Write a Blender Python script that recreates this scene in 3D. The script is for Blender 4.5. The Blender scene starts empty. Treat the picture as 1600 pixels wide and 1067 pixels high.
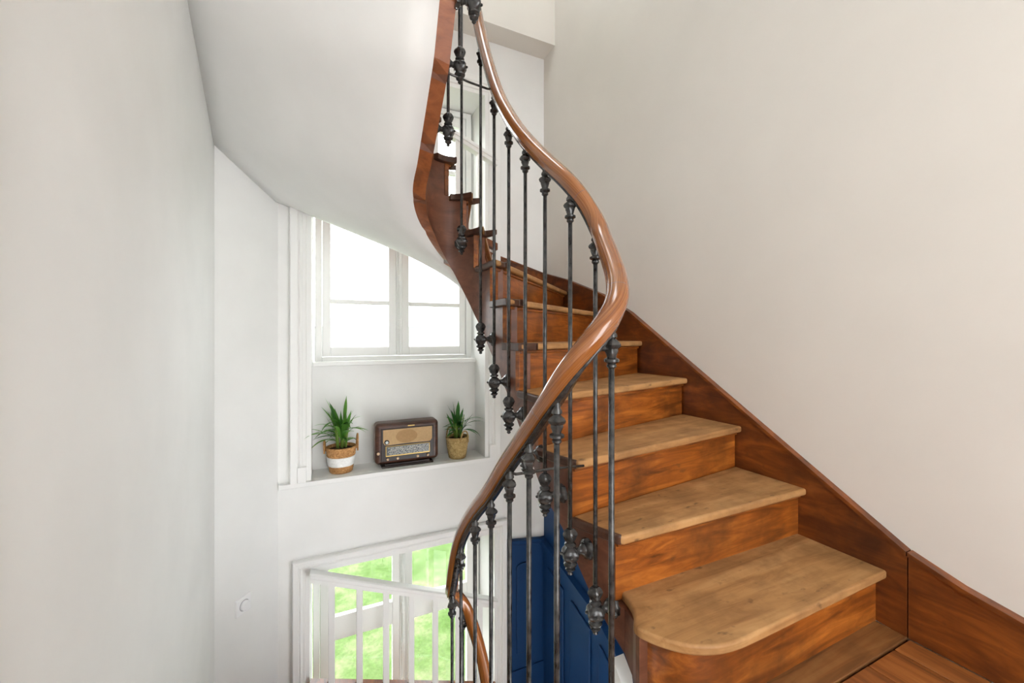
import bpy, bmesh, math, random
from mathutils import Vector, Matrix, noise
random.seed(7)
PI = math.pi
scene = bpy.context.scene
C = scene.collection

# ------------------------------------------------------------------ camera
ALPHA = math.radians(24.7)          # the house is turned 24.7 degrees to the lens
EYE = 0.925
cam_d = bpy.data.cameras.new('camera')
cam = bpy.data.objects.new('camera', cam_d)
C.objects.link(cam)
cam_d.sensor_fit = 'HORIZONTAL'
cam_d.sensor_width = 36.0
cam_d.lens = 36.0 * 630 / 1600
cam_d.shift_y = -(533.5 - 526) / 1600
cam_d.clip_start = 0.02
cam.location = (0, 0, EYE)
cam.rotation_euler = (PI / 2, 0, -ALPHA)
scene.camera = cam

# ------------------------------------------------------------------ sky (bright overcast) and exposure
world = bpy.data.worlds.new('overcast_sky')
scene.world = world
world.use_nodes = True
wn = world.node_tree.nodes
bg = wn['Background']
bg.inputs['Color'].default_value = (0.98, 0.99, 1.0, 1)
bg.inputs['Strength'].default_value = 8.6
scene.view_settings.view_transform = 'Standard'
scene.view_settings.look = 'None'
scene.view_settings.exposure = 0.0
scene.view_settings.gamma = 1.0
scene.view_settings.use_curve_mapping = False


def area(name, loc, rot, sx, sy, power, col):
    l = bpy.data.lights.new(name, 'AREA')
    l.shape = 'RECTANGLE'
    l.size, l.size_y, l.energy, l.color = sx, sy, power, col
    o = bpy.data.objects.new(name, l)
    o.location, o.rotation_euler = loc, rot
    C.objects.link(o)
    return o


# ------------------------------------------------------------------ materials
def srgb(r, g, b):
    f = lambda c: (c / 255 / 12.92) if c / 255 <= 0.04045 else ((c / 255 + 0.055) / 1.055) ** 2.4
    return (f(r), f(g), f(b), 1)


def new_mat(name, rough=0.5, spec=0.5):
    m = bpy.data.materials.new(name)
    m.use_nodes = True
    b = m.node_tree.nodes['Principled BSDF']
    b.inputs['Roughness'].default_value = rough
    b.inputs['Specular IOR Level'].default_value = spec
    return m, m.node_tree.nodes, m.node_tree.links, b


def ramp(nodes, stops):
    r = nodes.new('ShaderNodeValToRGB')
    el = r.color_ramp.elements
    while len(el) < len(stops):
        el.new(0.5)
    for e, (p, c) in zip(el, stops):
        e.position, e.color = p, c
    return r


def plaster(name, col, var=0.03, bump=0.04, scale=3.0, rough=0.75):
    m, n, l, b = new_mat(name, rough, 0.25)
    tc = n.new('ShaderNodeTexCoord')
    t = n.new('ShaderNodeTexNoise')
    t.inputs['Scale'].default_value = scale
    t.inputs['Detail'].default_value = 4
    l.new(tc.outputs['Object'], t.inputs['Vector'])
    c0 = tuple(max(0, c * (1 - var)) for c in col[:3]) + (1,)
    c1 = tuple(min(1, c * (1 + var)) for c in col[:3]) + (1,)
    r = ramp(n, [(0.3, c0), (0.7, c1)])
    l.new(t.outputs['Fac'], r.inputs['Fac'])
    l.new(r.outputs['Color'], b.inputs['Base Color'])
    if bump:
        t2 = n.new('ShaderNodeTexNoise')
        t2.inputs['Scale'].default_value = scale * 4
        t2.inputs['Detail'].default_value = 6
        l.new(tc.outputs['Object'], t2.inputs['Vector'])
        bp = n.new('ShaderNodeBump')
        bp.inputs['Strength'].default_value = bump
        bp.inputs['Distance'].default_value = 0.02
        l.new(t2.outputs['Fac'], bp.inputs['Height'])
        l.new(bp.outputs['Normal'], b.inputs['Normal'])
    return m


def wood(name, dark, mid, light, rough=0.35, stretch=(1.2, 16, 16), stain=0.5, stain_scale=5.0, stain_col=None, spec=0.5, coat=0.0, specks=0.0):
    """Varnished wood: fine grain along local X, figure and stains from a second noise."""
    m, n, l, b = new_mat(name, rough, spec)
    tc = n.new('ShaderNodeTexCoord')
    oi = n.new('ShaderNodeObjectInfo')
    ml = n.new('ShaderNodeMath'); ml.operation = 'MULTIPLY'; ml.inputs[1].default_value = 37.0
    l.new(oi.outputs['Random'], ml.inputs[0])
    ad = n.new('ShaderNodeVectorMath'); ad.operation = 'ADD'
    l.new(tc.outputs['Object'], ad.inputs[0]); l.new(ml.outputs[0], ad.inputs[1])
    mp = n.new('ShaderNodeMapping')
    mp.inputs['Scale'].default_value = stretch
    l.new(ad.outputs[0], mp.inputs['Vector'])
    t = n.new('ShaderNodeTexNoise')
    t.inputs['Scale'].default_value = 2.2
    t.inputs['Detail'].default_value = 7
    t.inputs['Roughness'].default_value = 0.62
    t.inputs['Distortion'].default_value = 0.9
    l.new(mp.outputs[0], t.inputs['Vector'])
    r = ramp(n, [(0.28, dark), (0.5, mid), (0.72, light)])
    l.new(t.outputs['Fac'], r.inputs['Fac'])
    t2 = n.new('ShaderNodeTexNoise')
    t2.inputs['Scale'].default_value = stain_scale
    t2.inputs['Detail'].default_value = 5
    t2.inputs['Roughness'].default_value = 0.6
    l.new(ad.outputs[0], t2.inputs['Vector'])
    r2 = ramp(n, [(0.42, (0, 0, 0, 1)), (0.68, (1, 1, 1, 1))])
    l.new(t2.outputs['Fac'], r2.inputs['Fac'])
    mx = n.new('ShaderNodeMix'); mx.data_type = 'RGBA'
    fm = n.new('ShaderNodeMath'); fm.operation = 'MULTIPLY'; fm.inputs[1].default_value = stain
    l.new(r2.outputs['Color'], fm.inputs[0])
    l.new(fm.outputs[0], mx.inputs['Factor'])
    l.new(r.outputs['Color'], mx.inputs[6])
    mx.inputs[7].default_value = stain_col or dark
    last = mx.outputs[2]
    if specks:
        t3 = n.new('ShaderNodeTexNoise'); t3.inputs['Scale'].default_value = 34; t3.inputs['Detail'].default_value = 3
        mp3 = n.new('ShaderNodeMapping'); mp3.inputs['Scale'].default_value = (0.55, 1, 1)
        l.new(ad.outputs[0], mp3.inputs['Vector']); l.new(mp3.outputs[0], t3.inputs['Vector'])
        r3 = ramp(n, [(0.64, (0, 0, 0, 1)), (0.74, (specks, specks, specks, 1))])
        l.new(t3.outputs['Fac'], r3.inputs['Fac'])
        m3 = n.new('ShaderNodeMix'); m3.data_type = 'RGBA'
        l.new(r3.outputs['Color'], m3.inputs['Factor']); l.new(last, m3.inputs[6]); m3.inputs[7].default_value = srgb(64, 44, 28)
        last = m3.outputs[2]
    l.new(last, b.inputs['Base Color'])
    rr = n.new('ShaderNodeMapRange')
    rr.inputs['To Min'].default_value = max(0.05, rough - 0.1)
    rr.inputs['To Max'].default_value = min(1, rough + 0.15)
    l.new(t2.outputs['Fac'], rr.inputs['Value'])
    l.new(rr.outputs[0], b.inputs['Roughness'])
    bp = n.new('ShaderNodeBump')
    bp.inputs['Strength'].default_value = 0.12
    bp.inputs['Distance'].default_value = 0.004
    l.new(t.outputs['Fac'], bp.inputs['Height'])
    l.new(bp.outputs['Normal'], b.inputs['Normal'])
    b.inputs['Coat Weight'].default_value = coat
    b.inputs['Coat Roughness'].default_value = 0.12
    return m


def flat(name, col, rough=0.5, metal=0.0, spec=0.5, coat=0.0):
    m, n, l, b = new_mat(name, rough, spec)
    b.inputs['Base Color'].default_value = col
    b.inputs['Metallic'].default_value = metal
    b.inputs['Coat Weight'].default_value = coat
    return m


M = {}
M['white_wall'] = plaster('white_plaster', (0.82, 0.82, 0.80, 1))
M['soffit'] = plaster('soffit_plaster', (0.82, 0.82, 0.80, 1))
M['warm_wall'] = plaster('warm_white_plaster', (0.755, 0.725, 0.67, 1), var=0.02)
M['white_paint'] = plaster('white_gloss_paint', (0.83, 0.83, 0.81, 1), var=0.012, bump=0.0, rough=0.4)
M['blue'] = plaster('navy_blue_paint', srgb(21, 58, 101), var=0.08, bump=0.02, rough=0.45)
M['tread'] = wood('worn_oak_tread', srgb(136, 94, 54), srgb(172, 127, 79), srgb(190, 147, 97), 0.5, (1.2, 10, 10), 0.5, 8.5, srgb(108, 76, 45), 0.35, 0.0, 0.6)
M['tread_edge'] = wood('dark_nosing_wood', srgb(52, 32, 22), srgb(76, 48, 34), srgb(94, 62, 44), 0.36, (1.2, 14, 14), 0.4, 6)
M['riser'] = wood('varnished_riser', srgb(80, 38, 10), srgb(144, 77, 24), srgb(190, 114, 44), 0.34, (1.5, 8, 13), 0.78, 4.6, srgb(70, 36, 12), 0.5, 0.2, 0.45)
M['string'] = wood('string_wood', srgb(72, 42, 28), srgb(104, 62, 43), srgb(126, 80, 57), 0.4, (2.5, 6, 8), 0.4, 4, srgb(70, 40, 28))
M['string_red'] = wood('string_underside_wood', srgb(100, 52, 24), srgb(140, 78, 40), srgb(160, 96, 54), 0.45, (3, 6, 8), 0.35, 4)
M['wall_string'] = wood('wall_string_wood', srgb(70, 34, 9), srgb(116, 60, 20), srgb(150, 84, 31), 0.34, (9, 1.8, 9), 0.7, 4.5, srgb(46, 20, 8), 0.5, 0.15, 0.4)
M['floor'] = wood('floorboard_wood', srgb(92, 50, 20), srgb(142, 82, 36), srgb(166, 104, 52), 0.45, (14, 1.1, 14), 0.4, 5)
M['floor_edge'] = wood('floor_strip_wood', srgb(84, 52, 24), srgb(132, 86, 44), srgb(150, 106, 60), 0.5, (1.1, 14, 14), 0.5, 5)
M['iron'] = None


def handrail_mat():
    m, n, l, b = new_mat('polished_handrail', 0.2, 0.6)
    uv = n.new('ShaderNodeUVMap'); uv.uv_map = 'along'
    mp = n.new('ShaderNodeMapping'); mp.inputs['Scale'].default_value = (2.2, 26, 1)
    l.new(uv.outputs[0], mp.inputs['Vector'])
    t = n.new('ShaderNodeTexNoise'); t.inputs['Scale'].default_value = 2.0
    t.inputs['Detail'].default_value = 6; t.inputs['Distortion'].default_value = 0.8
    l.new(mp.outputs[0], t.inputs['Vector'])
    r = ramp(n, [(0.3, srgb(102, 54, 20)), (0.5, srgb(138, 80, 34)), (0.7, srgb(160, 106, 56))])
    l.new(t.outputs['Fac'], r.inputs['Fac'])
    tc = n.new('ShaderNodeTexCoord')
    t2 = n.new('ShaderNodeTexNoise'); t2.inputs['Scale'].default_value = 5.5; t2.inputs['Detail'].default_value = 4
    l.new(tc.outputs['Object'], t2.inputs['Vector'])
    r2 = ramp(n, [(0.42, (0, 0, 0, 1)), (0.66, (1, 1, 1, 1))])
    l.new(t2.outputs['Fac'], r2.inputs['Fac'])
    fm = n.new('ShaderNodeMath'); fm.operation = 'MULTIPLY'; fm.inputs[1].default_value = 0.4
    l.new(r2.outputs['Color'], fm.inputs[0])
    mx = n.new('ShaderNodeMix'); mx.data_type = 'RGBA'
    l.new(fm.outputs[0], mx.inputs['Factor']); l.new(r.outputs['Color'], mx.inputs[6])
    mx.inputs[7].default_value = srgb(140, 92, 50)
    l.new(mx.outputs[2], b.inputs['Base Color'])
    b.inputs['Coat Weight'].default_value = 0.5
    b.inputs['Coat Roughness'].default_value = 0.1
    return m


def iron_mat():
    m, n, l, b = new_mat('black_painted_iron', 0.3, 0.6)
    tc = n.new('ShaderNodeTexCoord')
    t = n.new('ShaderNodeTexNoise'); t.inputs['Scale'].default_value = 60; t.inputs['Detail'].default_value = 3
    l.new(tc.outputs['Object'], t.inputs['Vector'])
    r = ramp(n, [(0.35, srgb(40, 40, 41)), (0.7, srgb(78, 77, 75))])
    l.new(t.outputs['Fac'], r.inputs['Fac']); l.new(r.outputs['Color'], b.inputs['Base Color'])
    b.inputs['Metallic'].default_value = 0.3
    b.inputs['Roughness'].default_value = 0.22
    bp = n.new('ShaderNodeBump'); bp.inputs['Strength'].default_value = 0.15; bp.inputs['Distance'].default_value = 0.002
    l.new(t.outputs['Fac'], bp.inputs['Height']); l.new(bp.outputs['Normal'], b.inputs['Normal'])
    return m


def glass_mat():
    m = bpy.data.materials.new('window_glass')
    m.use_nodes = True
    n, l = m.node_tree.nodes, m.node_tree.links
    n.clear()
    o = n.new('ShaderNodeOutputMaterial')
    tr = n.new('ShaderNodeBsdfTransparent'); tr.inputs['Color'].default_value = (0.97, 0.985, 0.98, 1)
    gl = n.new('ShaderNodeBsdfGlossy'); gl.inputs['Roughness'].default_value = 0.02
    fr = n.new('ShaderNodeFresnel'); fr.inputs['IOR'].default_value = 1.45
    mx = n.new('ShaderNodeMixShader')
    fm = n.new('ShaderNodeMath'); fm.operation = 'MULTIPLY'; fm.inputs[1].default_value = 0.3
    l.new(fr.outputs[0], fm.inputs[0])
    l.new(fm.outputs[0], mx.inputs[0]); l.new(tr.outputs[0], mx.inputs[1]); l.new(gl.outputs[0], mx.inputs[2])
    l.new(mx.outputs[0], o.inputs['Surface'])
    return m


M['rail'] = handrail_mat()
M['iron'] = iron_mat()
M['glass'] = glass_mat()


# ------------------------------------------------------------------ mesh helpers
def tag(o, label=None, cat=None, group=None, kind=None):
    if label: o['label'] = label
    if cat: o['category'] = cat
    if group: o['group'] = group
    if kind: o['kind'] = kind
    return o


def empty(name, loc=(0, 0, 0), parent=None):
    o = bpy.data.objects.new(name, None)
    o.location = loc
    o.empty_display_size = 0.05
    C.objects.link(o)
    if parent: o.parent = parent
    return o


def obj(name, data, mat=None, parent=None, loc=(0, 0, 0), rotz=0.0, smooth=False, bevel=0.0, seg=2):
    """data: bmesh or Mesh -> one linked mesh object."""
    if isinstance(data, bmesh.types.BMesh):
        bmesh.ops.recalc_face_normals(data, faces=data.faces)
        me = bpy.data.meshes.new(name)
        data.to_mesh(me); data.free()
        if smooth:
            for p in me.polygons: p.use_smooth = True
    else:
        me = data
    if mat is not None and not me.materials:
        me.materials.append(mat)
    o = bpy.data.objects.new(name, me)
    o.location = loc
    o.rotation_euler = (0, 0, rotz)
    C.objects.link(o)
    if parent: o.parent = parent
    if bevel:
        b = o.modifiers.new('edge', 'BEVEL')
        b.width, b.segments, b.limit_method, b.angle_limit = bevel, seg, 'ANGLE', math.radians(40)
        for p in me.polygons: p.use_smooth = True
        b.harden_normals = True
    return o


def add_box(bm, x0, x1, y0, y1, z0, z1):
    v = [bm.verts.new(p) for p in ((x0, y0, z0), (x1, y0, z0), (x1, y1, z0), (x0, y1, z0), (x0, y0, z1), (x1, y0, z1), (x1, y1, z1), (x0, y1, z1))]
    for f in ((0, 3, 2, 1), (4, 5, 6, 7), (0, 1, 5, 4), (1, 2, 6, 5), (2, 3, 7, 6), (3, 0, 4, 7)):
        bm.faces.new([v[i] for i in f])


def box(*a):
    bm = bmesh.new(); add_box(bm, *a); return bm


def add_prism(bm, poly, z0, z1):
    """poly: list of (x, y); extruded upright."""
    a = [bm.verts.new((p[0], p[1], z0)) for p in poly]
    b = [bm.verts.new((p[0], p[1], z1)) for p in poly]
    bm.faces.new(list(reversed(a))); bm.faces.new(b)
    n = len(poly)
    for i in range(n):
        bm.faces.new([a[i], a[(i + 1) % n], b[(i + 1) % n], b[i]])


def add_hull(bm, A, B):
    """A, B: two equal loops of 3D points -> closed solid."""
    a = [bm.verts.new(p) for p in A]; b = [bm.verts.new(p) for p in B]
    n = len(A)
    bm.faces.new(list(reversed(a))); bm.faces.new(b)
    for i in range(n):
        bm.faces.new([a[i], a[(i + 1) % n], b[(i + 1) % n], b[i]])


def add_lathe(bm, prof, seg=12, mod=None, cx=0, cy=0, flute=0):
    rings = []
    for k, (r, z) in enumerate(prof):
        ring = []
        for i in range(seg):
            a = 2 * PI * i / seg
            rr = r * (mod(k, a, z) if mod else 1)
            ring.append(bm.verts.new((cx + rr * math.cos(a), cy + rr * math.sin(a), z)))
        rings.append(ring)
    for a, b in zip(rings, rings[1:]):
        for i in range(seg):
            bm.faces.new([a[i], a[(i + 1) % seg], b[(i + 1) % seg], b[i]])
    bm.faces.new(list(reversed(rings[0]))); bm.faces.new(rings[-1])


def add_tube(bm, pts, rad, seg=8, closed_ends=True):
    rings = []
    pts = [Vector(p) for p in pts]
    n = len(pts)
    up = Vector((0, 0, 1))
    prev = None
    for i, p in enumerate(pts):
        t = (pts[min(i + 1, n - 1)] - pts[max(i - 1, 0)]).normalized()
        if prev is None:
            a = t.cross(up)
            if a.length < 1e-3: a = t.cross(Vector((1, 0, 0)))
            a.normalize()
        else:
            a = (prev - t * prev.dot(t)).normalized()
        prev = a
        b = t.cross(a)
        r = rad[i] if isinstance(rad, (list, tuple)) else rad
        rings.append([bm.verts.new(p + (a * math.cos(2 * PI * k / seg) + b * math.sin(2 * PI * k / seg)) * r) for k in range(seg)])
    for A, B in zip(rings, rings[1:]):
        for k in range(seg):
            bm.faces.new([A[k], A[(k + 1) % seg], B[(k + 1) % seg], B[k]])
    if closed_ends:
        bm.faces.new(list(reversed(rings[0]))); bm.faces.new(rings[-1])


def catmull(P, sub=8):
    P = [Vector(p) for p in P]
    out = []
    n = len(P)
    for i in range(n - 1):
        p0, p1, p2, p3 = P[max(i - 1, 0)], P[i], P[i + 1], P[min(i + 2, n - 1)]
        for k in range(sub):
            t = k / sub
            out.append(0.5 * ((2 * p1) + (p2 - p0) * t + (2 * p0 - 5 * p1 + 4 * p2 - p3) * t * t + (3 * p1 - p0 - 3 * p2 + p3) * t ** 3))
    out.append(P[-1])
    return out


def lerp_table(tab, x):
    if x <= tab[0][0]: return tab[0][1]
    for (a, fa), (b, fb) in zip(tab, tab[1:]):
        if x <= b:
            return fa + (fb - fa) * (x - a) / (b - a)
    return tab[-1][1]


# ------------------------------------------------------------------ plan of the stair well (x along the window wall, y along the right wall)
H = 0.18                      # rise
UC, WH = 0.535, 0.14          # middle and half width of the well between the string faces
VA, VB = 0.80, 1.74
STR_T = 0.055                 # string thickness
WALL_R = 1.65
WS_R = 1.625                  # face of the wall string
V_BACK = 2.95
V_STR = 2.925
CH0, CH1 = Vector((-0.28, 2.95)), Vector((-0.541, 2.605))     # canted corner on the left
L_DIR = Vector((0.0837, -0.9965))


def flare(v):
    return 0.09 * (max(0.0, 1.25 - v) / 0.33) ** 1.6


def well(q, off=0.0):
    """Point on the string face, q in quarters: 0-1 right side, 1-2 far turn, 2-3 left side, 3-4 near turn; off > 0 goes away from the well."""
    q4 = q % 4
    if q4 < 1:
        v = VA + (VB - VA) * q4
        f = flare(v) if q >= 0 else 0.0
        return Vector((UC + WH + f + off, v))
    if q4 < 2:
        th = PI * (q4 - 1)
        ax, ay = WH, 0.19
        p = Vector((UC + ax * math.cos(th), VB + ay * math.sin(th)))
        n = Vector((math.cos(th) / ax, math.sin(th) / ay)).normalized()
        return p + n * off
    if q4 < 3:
        return Vector((UC - WH - off, VB - (VB - VA) * (q4 - 2)))
    th = PI * (q4 - 3)
    ax, ay = WH, 0.17
    p = Vector((UC - ax * math.cos(th), VA - ay * math.sin(th)))
    n = Vector((-math.cos(th) / ax, -math.sin(th) / ay)).normalized()
    return p + n * off


# outer line: right wall, back wall, canted corner, left wall -> by arc length
OUT = [Vector((WS_R, 0.0)), Vector((WS_R, V_STR)), Vector((-0.265, V_STR)), CH1 + Vector((0.02, 0.0))]
OUT.append(OUT[3] + L_DIR * 3.2)
OUT_L = [0.0]
for a_, b_ in zip(OUT, OUT[1:]):
    OUT_L.append(OUT_L[-1] + (b_ - a_).length)


def outer(s):
    for i in range(len(OUT) - 1):
        if s <= OUT_L[i + 1] or i == len(OUT) - 2:
            t = (s - OUT_L[i]) / (OUT_L[i + 1] - OUT_L[i])
            return OUT[i].lerp(OUT[i + 1], t)


def s_right(v): return v
def s_back(u): return OUT_L[1] + (WS_R - u)
def s_cant(t): return OUT_L[2] + t * (OUT_L[3] - OUT_L[2])
def s_left(m): return OUT_L[3] + m


# step number -> (q of the nosing at the string, arc length of the nosing at the wall)
UP = {1: (-0.15, s_right(0.67)), 2: (0.11, s_right(0.905)), 3: (0.262, s_right(1.163)), 4: (0.44, s_right(1.45)),
      5: (0.596, s_right(1.765)), 6: (0.715, s_right(2.14)), 7: (0.852, s_right(2.55)), 8: (1.03, s_back(1.20)),
      9: (1.19, s_back(0.95)), 10: (1.38, s_back(0.40)), 11: (1.60, s_back(-0.12)), 12: (1.84, s_cant(0.6)),
      13: (2.12, s_left(0.20)), 14: (2.32, s_left(0.56)), 15: (2.50, s_left(0.90)), 16: (2.68, s_left(1.22)),
      17: (2.86, s_left(1.52)), 18: (3.02, s_left(1.78)), 19: (3.12, s_left(1.98))}
DOWN = {-16: (-3.65, s_right(1.25)), -15: (-3.50, s_right(1.50)), -14: (-3.36, s_right(1.77)), -13: (-3.24, s_right(2.14)), -12: (-3.12, s_right(2.55)), -11: (-2.97, s_back(1.20)), -10: (-2.80, s_back(0.74)), -9: (-2.62, s_back(0.25)),
        -8: (-2.40, s_cant(0.02)), -7: (-2.16, s_cant(0.6)), -6: (-2.0, s_left(0.20)), -5: (-1.83, s_left(0.56)),
        -4: (-1.66, s_left(0.90)), -3: (-1.46, s_left(1.22)), -2: (-1.26, s_left(1.52)), -1: (-1.08, s_left(1.78)), 0: (-0.92, s_left(1.98))}

# height of the lower edge of the string, along q
BOT_UP = [(-0.2, -0.1), (0.0, -0.08), (0.099, 0.01), (0.213, 0.129), (0.34, 0.305), (0.479, 0.425), (0.617, 0.56), (0.851, 0.775), (1.02, 0.905), (1.18, 1.02), (1.42, 1.24), (1.66, 1.42), (1.9, 1.54),
          (2.07, 1.625), (2.37, 1.878), (2.46, 2.036), (2.7, 2.26), (3.12, 2.7)]
BOT_DN = [(-4, -3.4), (-3.0, -2.55), (-2.0, -1.62), (-1.6, -1.3), (-0.92, -0.36), (-0.85, -0.3)]
# height of the plaster soffit where it meets the walls
SOF_UP = [(s_right(0.6), -0.05), (s_right(0.9), 0.12), (s_right(1.45), 0.47), (s_right(2.14), 0.83), (s_right(2.55), 1.01), (OUT_L[1], 1.06), (s_back(1.2), 1.19), (s_back(0.929), 1.395),
          (s_back(0.3675), 1.565), (s_back(-0.26), 1.77), (OUT_L[3], 1.942), (s_left(0.3), 2.06), (s_left(0.69), 2.22), (s_left(1.5), 2.58), (s_left(2.0), 2.85)]
SOF_DN = [(s, z - 3.42) for s, z in SOF_UP]


def s_of_q(T, q):
    tab = sorted((v[0], v[1]) for v in T.values())
    return lerp_table(tab, q)


# ------------------------------------------------------------------ SETTING: walls, floor, windows
def struct(name, data, mat, label=None, cat='wall', **kw):
    o = obj(name, data, mat, **kw)
    o['kind'] = 'structure'
    if label: tag(o, label, cat)
    return o


ZT, ZB = 5.9, -4.3
bm = box(WALL_R, WALL_R + 0.25, -1.8, V_BACK + 0.5, -0.13, ZT)
struct('wall_right', bm, M['warm_wall'], 'warm white plaster wall rising behind the wooden steps')

# back wall with the two deep window openings and one added opening above
bm = bmesh.new()
NU0, NU1 = -0.09, 1.12          # upper niche
LU0, LU1 = -0.10, 1.20          # lower opening
NZ0, NZ1 = -0.015, 2.80
APRON_V, SILL_Z = 3.17, 0.735
LZ1 = -0.62
v0, v1 = V_BACK, V_BACK + 0.5
add_box(bm, -0.9, -0.10, v0, v1, ZB, ZT)
add_box(bm, 1.20, WALL_R + 0.25, v0, v1, ZB, ZT)
add_box(bm, -0.10, NU0, v0, v1, LZ1, NZ1)
add_box(bm, NU1, 1.20, v0, v1, LZ1, NZ1)
add_box(bm, NU0, NU1, v0, v1, LZ1, NZ0)
add_box(bm, NU0, NU1, APRON_V, v1, NZ0, SILL_Z - 0.02)
add_box(bm, -0.10, 1.20, v0, v1, NZ1, 3.85)
add_box(bm, -0.10, 1.20, v0, v1, 5.6, ZT)  # leaves an added, unseen upper opening that brightens the stairwell
add_box(bm, -0.10, 1.20, v0, v1, ZB, -2.5)
struct('wall_back', bm, M['white_wall'], 'white plaster back wall with two deep window openings and an added one high above')

bm = box(0.2, WALL_R + 0.0, 2.77, V_BACK, 3.24, 3.75)
struct('trim_1', bm, M['warm_wall'], 'white boxed bulkhead high above the upper window', 'bulkhead')

LEND = CH1 + L_DIR * 4.3
nl = Vector((-L_DIR.y, L_DIR.x)) * -0.2
nc = (CH1 - CH0).normalized(); nc = Vector((nc.y, -nc.x)) * -0.2
bm = bmesh.new()
add_prism(bm, [CH1, LEND, LEND + Vector((-0.25, 0)), CH1 + Vector((-0.25, 0.05))], ZB, ZT)
struct('wall_left', bm, M['white_wall'], 'tall white plaster wall at the near left')
bm = bmesh.new()
add_prism(bm, [CH0, CH1, CH1 + Vector((-0.25, 0.05)), CH0 + Vector((-0.3, 0.2))], ZB, ZT)
struct('wall_corner', bm, M['white_wall'], 'canted white wall section with the small switch plate')

bm = box(-2.5, 0.0, -1.8, 4.0, ZT, ZT + 0.2)          # gap over the well: an added, unseen opening for more light
add_box(bm, 1.1, 3.0, -1.8, 4.0, ZT, ZT + 0.2)
add_box(bm, 0.0, 1.1, -1.8, 1.0, ZT, ZT + 0.2)
add_box(bm, 0.0, 1.1, 2.3, 4.0, ZT, ZT + 0.2)
struct('ceiling', bm, M['white_wall'], 'white ceiling high over the stairwell with an added opening for light', 'ceiling')

bm = box(-0.6, 0.15, -1.95, -1.8, ZB, ZT)  # unseen wall and doorway, added to narrow the daylight behind the landing
add_box(bm, 1.45, WALL_R + 0.25, -1.95, -1.8, ZB, ZT)
add_box(bm, 0.15, 1.45, -1.95, -1.8, 2.3, ZT)
add_box(bm, 0.15, 1.45, -1.95, -1.8, ZB, -0.13)
struct('wall_front_added', bm, M['white_wall'], 'unseen added white wall behind the landing with a made-up doorway')

# door casing that just shows at the left edge
p = CH1 + L_DIR * 1.915
bm = bmesh.new()
d, nn = L_DIR, Vector((0.9965, 0.0837))
for w0, w1, t in ((0.0, 0.12, 0.018), (0.02, 0.10, 0.028)):
    add_prism(bm, [p + d * w0, p + d * w1, p + d * w1 + nn * t, p + d * w0 + nn * t], -0.4, 2.2)
struct('trim_2', bm, M['white_paint'], 'white door casing strip at the far left edge', 'door casing')

# landing floor: a sub-floor, boards along y, a strip by the first riser
bm = box(-0.5, WALL_R, -1.8, 0.615, -0.13, -0.026)
add_box(bm, 0.80, WALL_R, 0.615, 0.80, -0.13, -0.026)
fl = struct('floor', bm, M['floor_edge'], 'orange-brown plank floor of the landing at the foot of the steps', 'floor')
bu = [1.622, 1.527, 1.385, 1.25, 1.10, 0.965, 0.82, 0.69, 0.54, 0.40, 0.26, 0.12, -0.02, -0.16, -0.30, -0.46]
for a_, b_ in zip(bu, bu[1:]):
    obj('floor_board', box(b_ + 0.0025, a_ - 0.0025, -1.78, 0.612, -0.025, random.uniform(-0.0015, 0.0)), M['floor'], fl, bevel=0.002)
obj('edge_board', box(0.80, 1.622, 0.618, 0.745, -0.03, 0.002), M['floor_edge'], fl, bevel=0.002)
# rounded edge of the landing round the near end of the well
arc = [well(-0.92 + 0.9195 * k / 14) for k in range(15)]
bm = bmesh.new()
add_prism(bm, [outer(s_left(1.98)) + Vector((0.0, 0.01))] + arc + [Vector((0.70, 0.83)), Vector((0.80, 0.83)), Vector((0.80, 0.60)), Vector((-0.36, 0.60))], -0.13, -0.003)
obj('landing_edge', bm, M['floor_edge'], fl)
bm = bmesh.new()
ring = [well(-0.35 + 0.3495 * k / 6, -0.004) for k in range(7)] + [Vector((0.715, 0.86)), Vector((0.745, 0.93))]
for a, b in zip(ring, ring[1:]):
    add_hull(bm, [(a.x, a.y, -0.30), (b.x, b.y, -0.30), (b.x, b.y, 0.004), (a.x, a.y, 0.004)], [(a.x + 0.04, a.y, -0.30), (b.x + 0.04, b.y, -0.30), (b.x + 0.04, b.y, 0.004), (a.x + 0.04, a.y, 0.004)])
struct('trim_3', bm, M['white_wall'], 'grey white plaster kerb at the foot of the first step', 'trim')


struct('floor_hall_added', box(-1.0, WALL_R + 0.25, -1.8, V_BACK + 0.5, -4.5, -4.25), M['floor_edge'], 'wooden floor of the hall far below, added unseen to stop light leaks', 'floor')  # unseen floor, added to close off light from below


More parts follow.
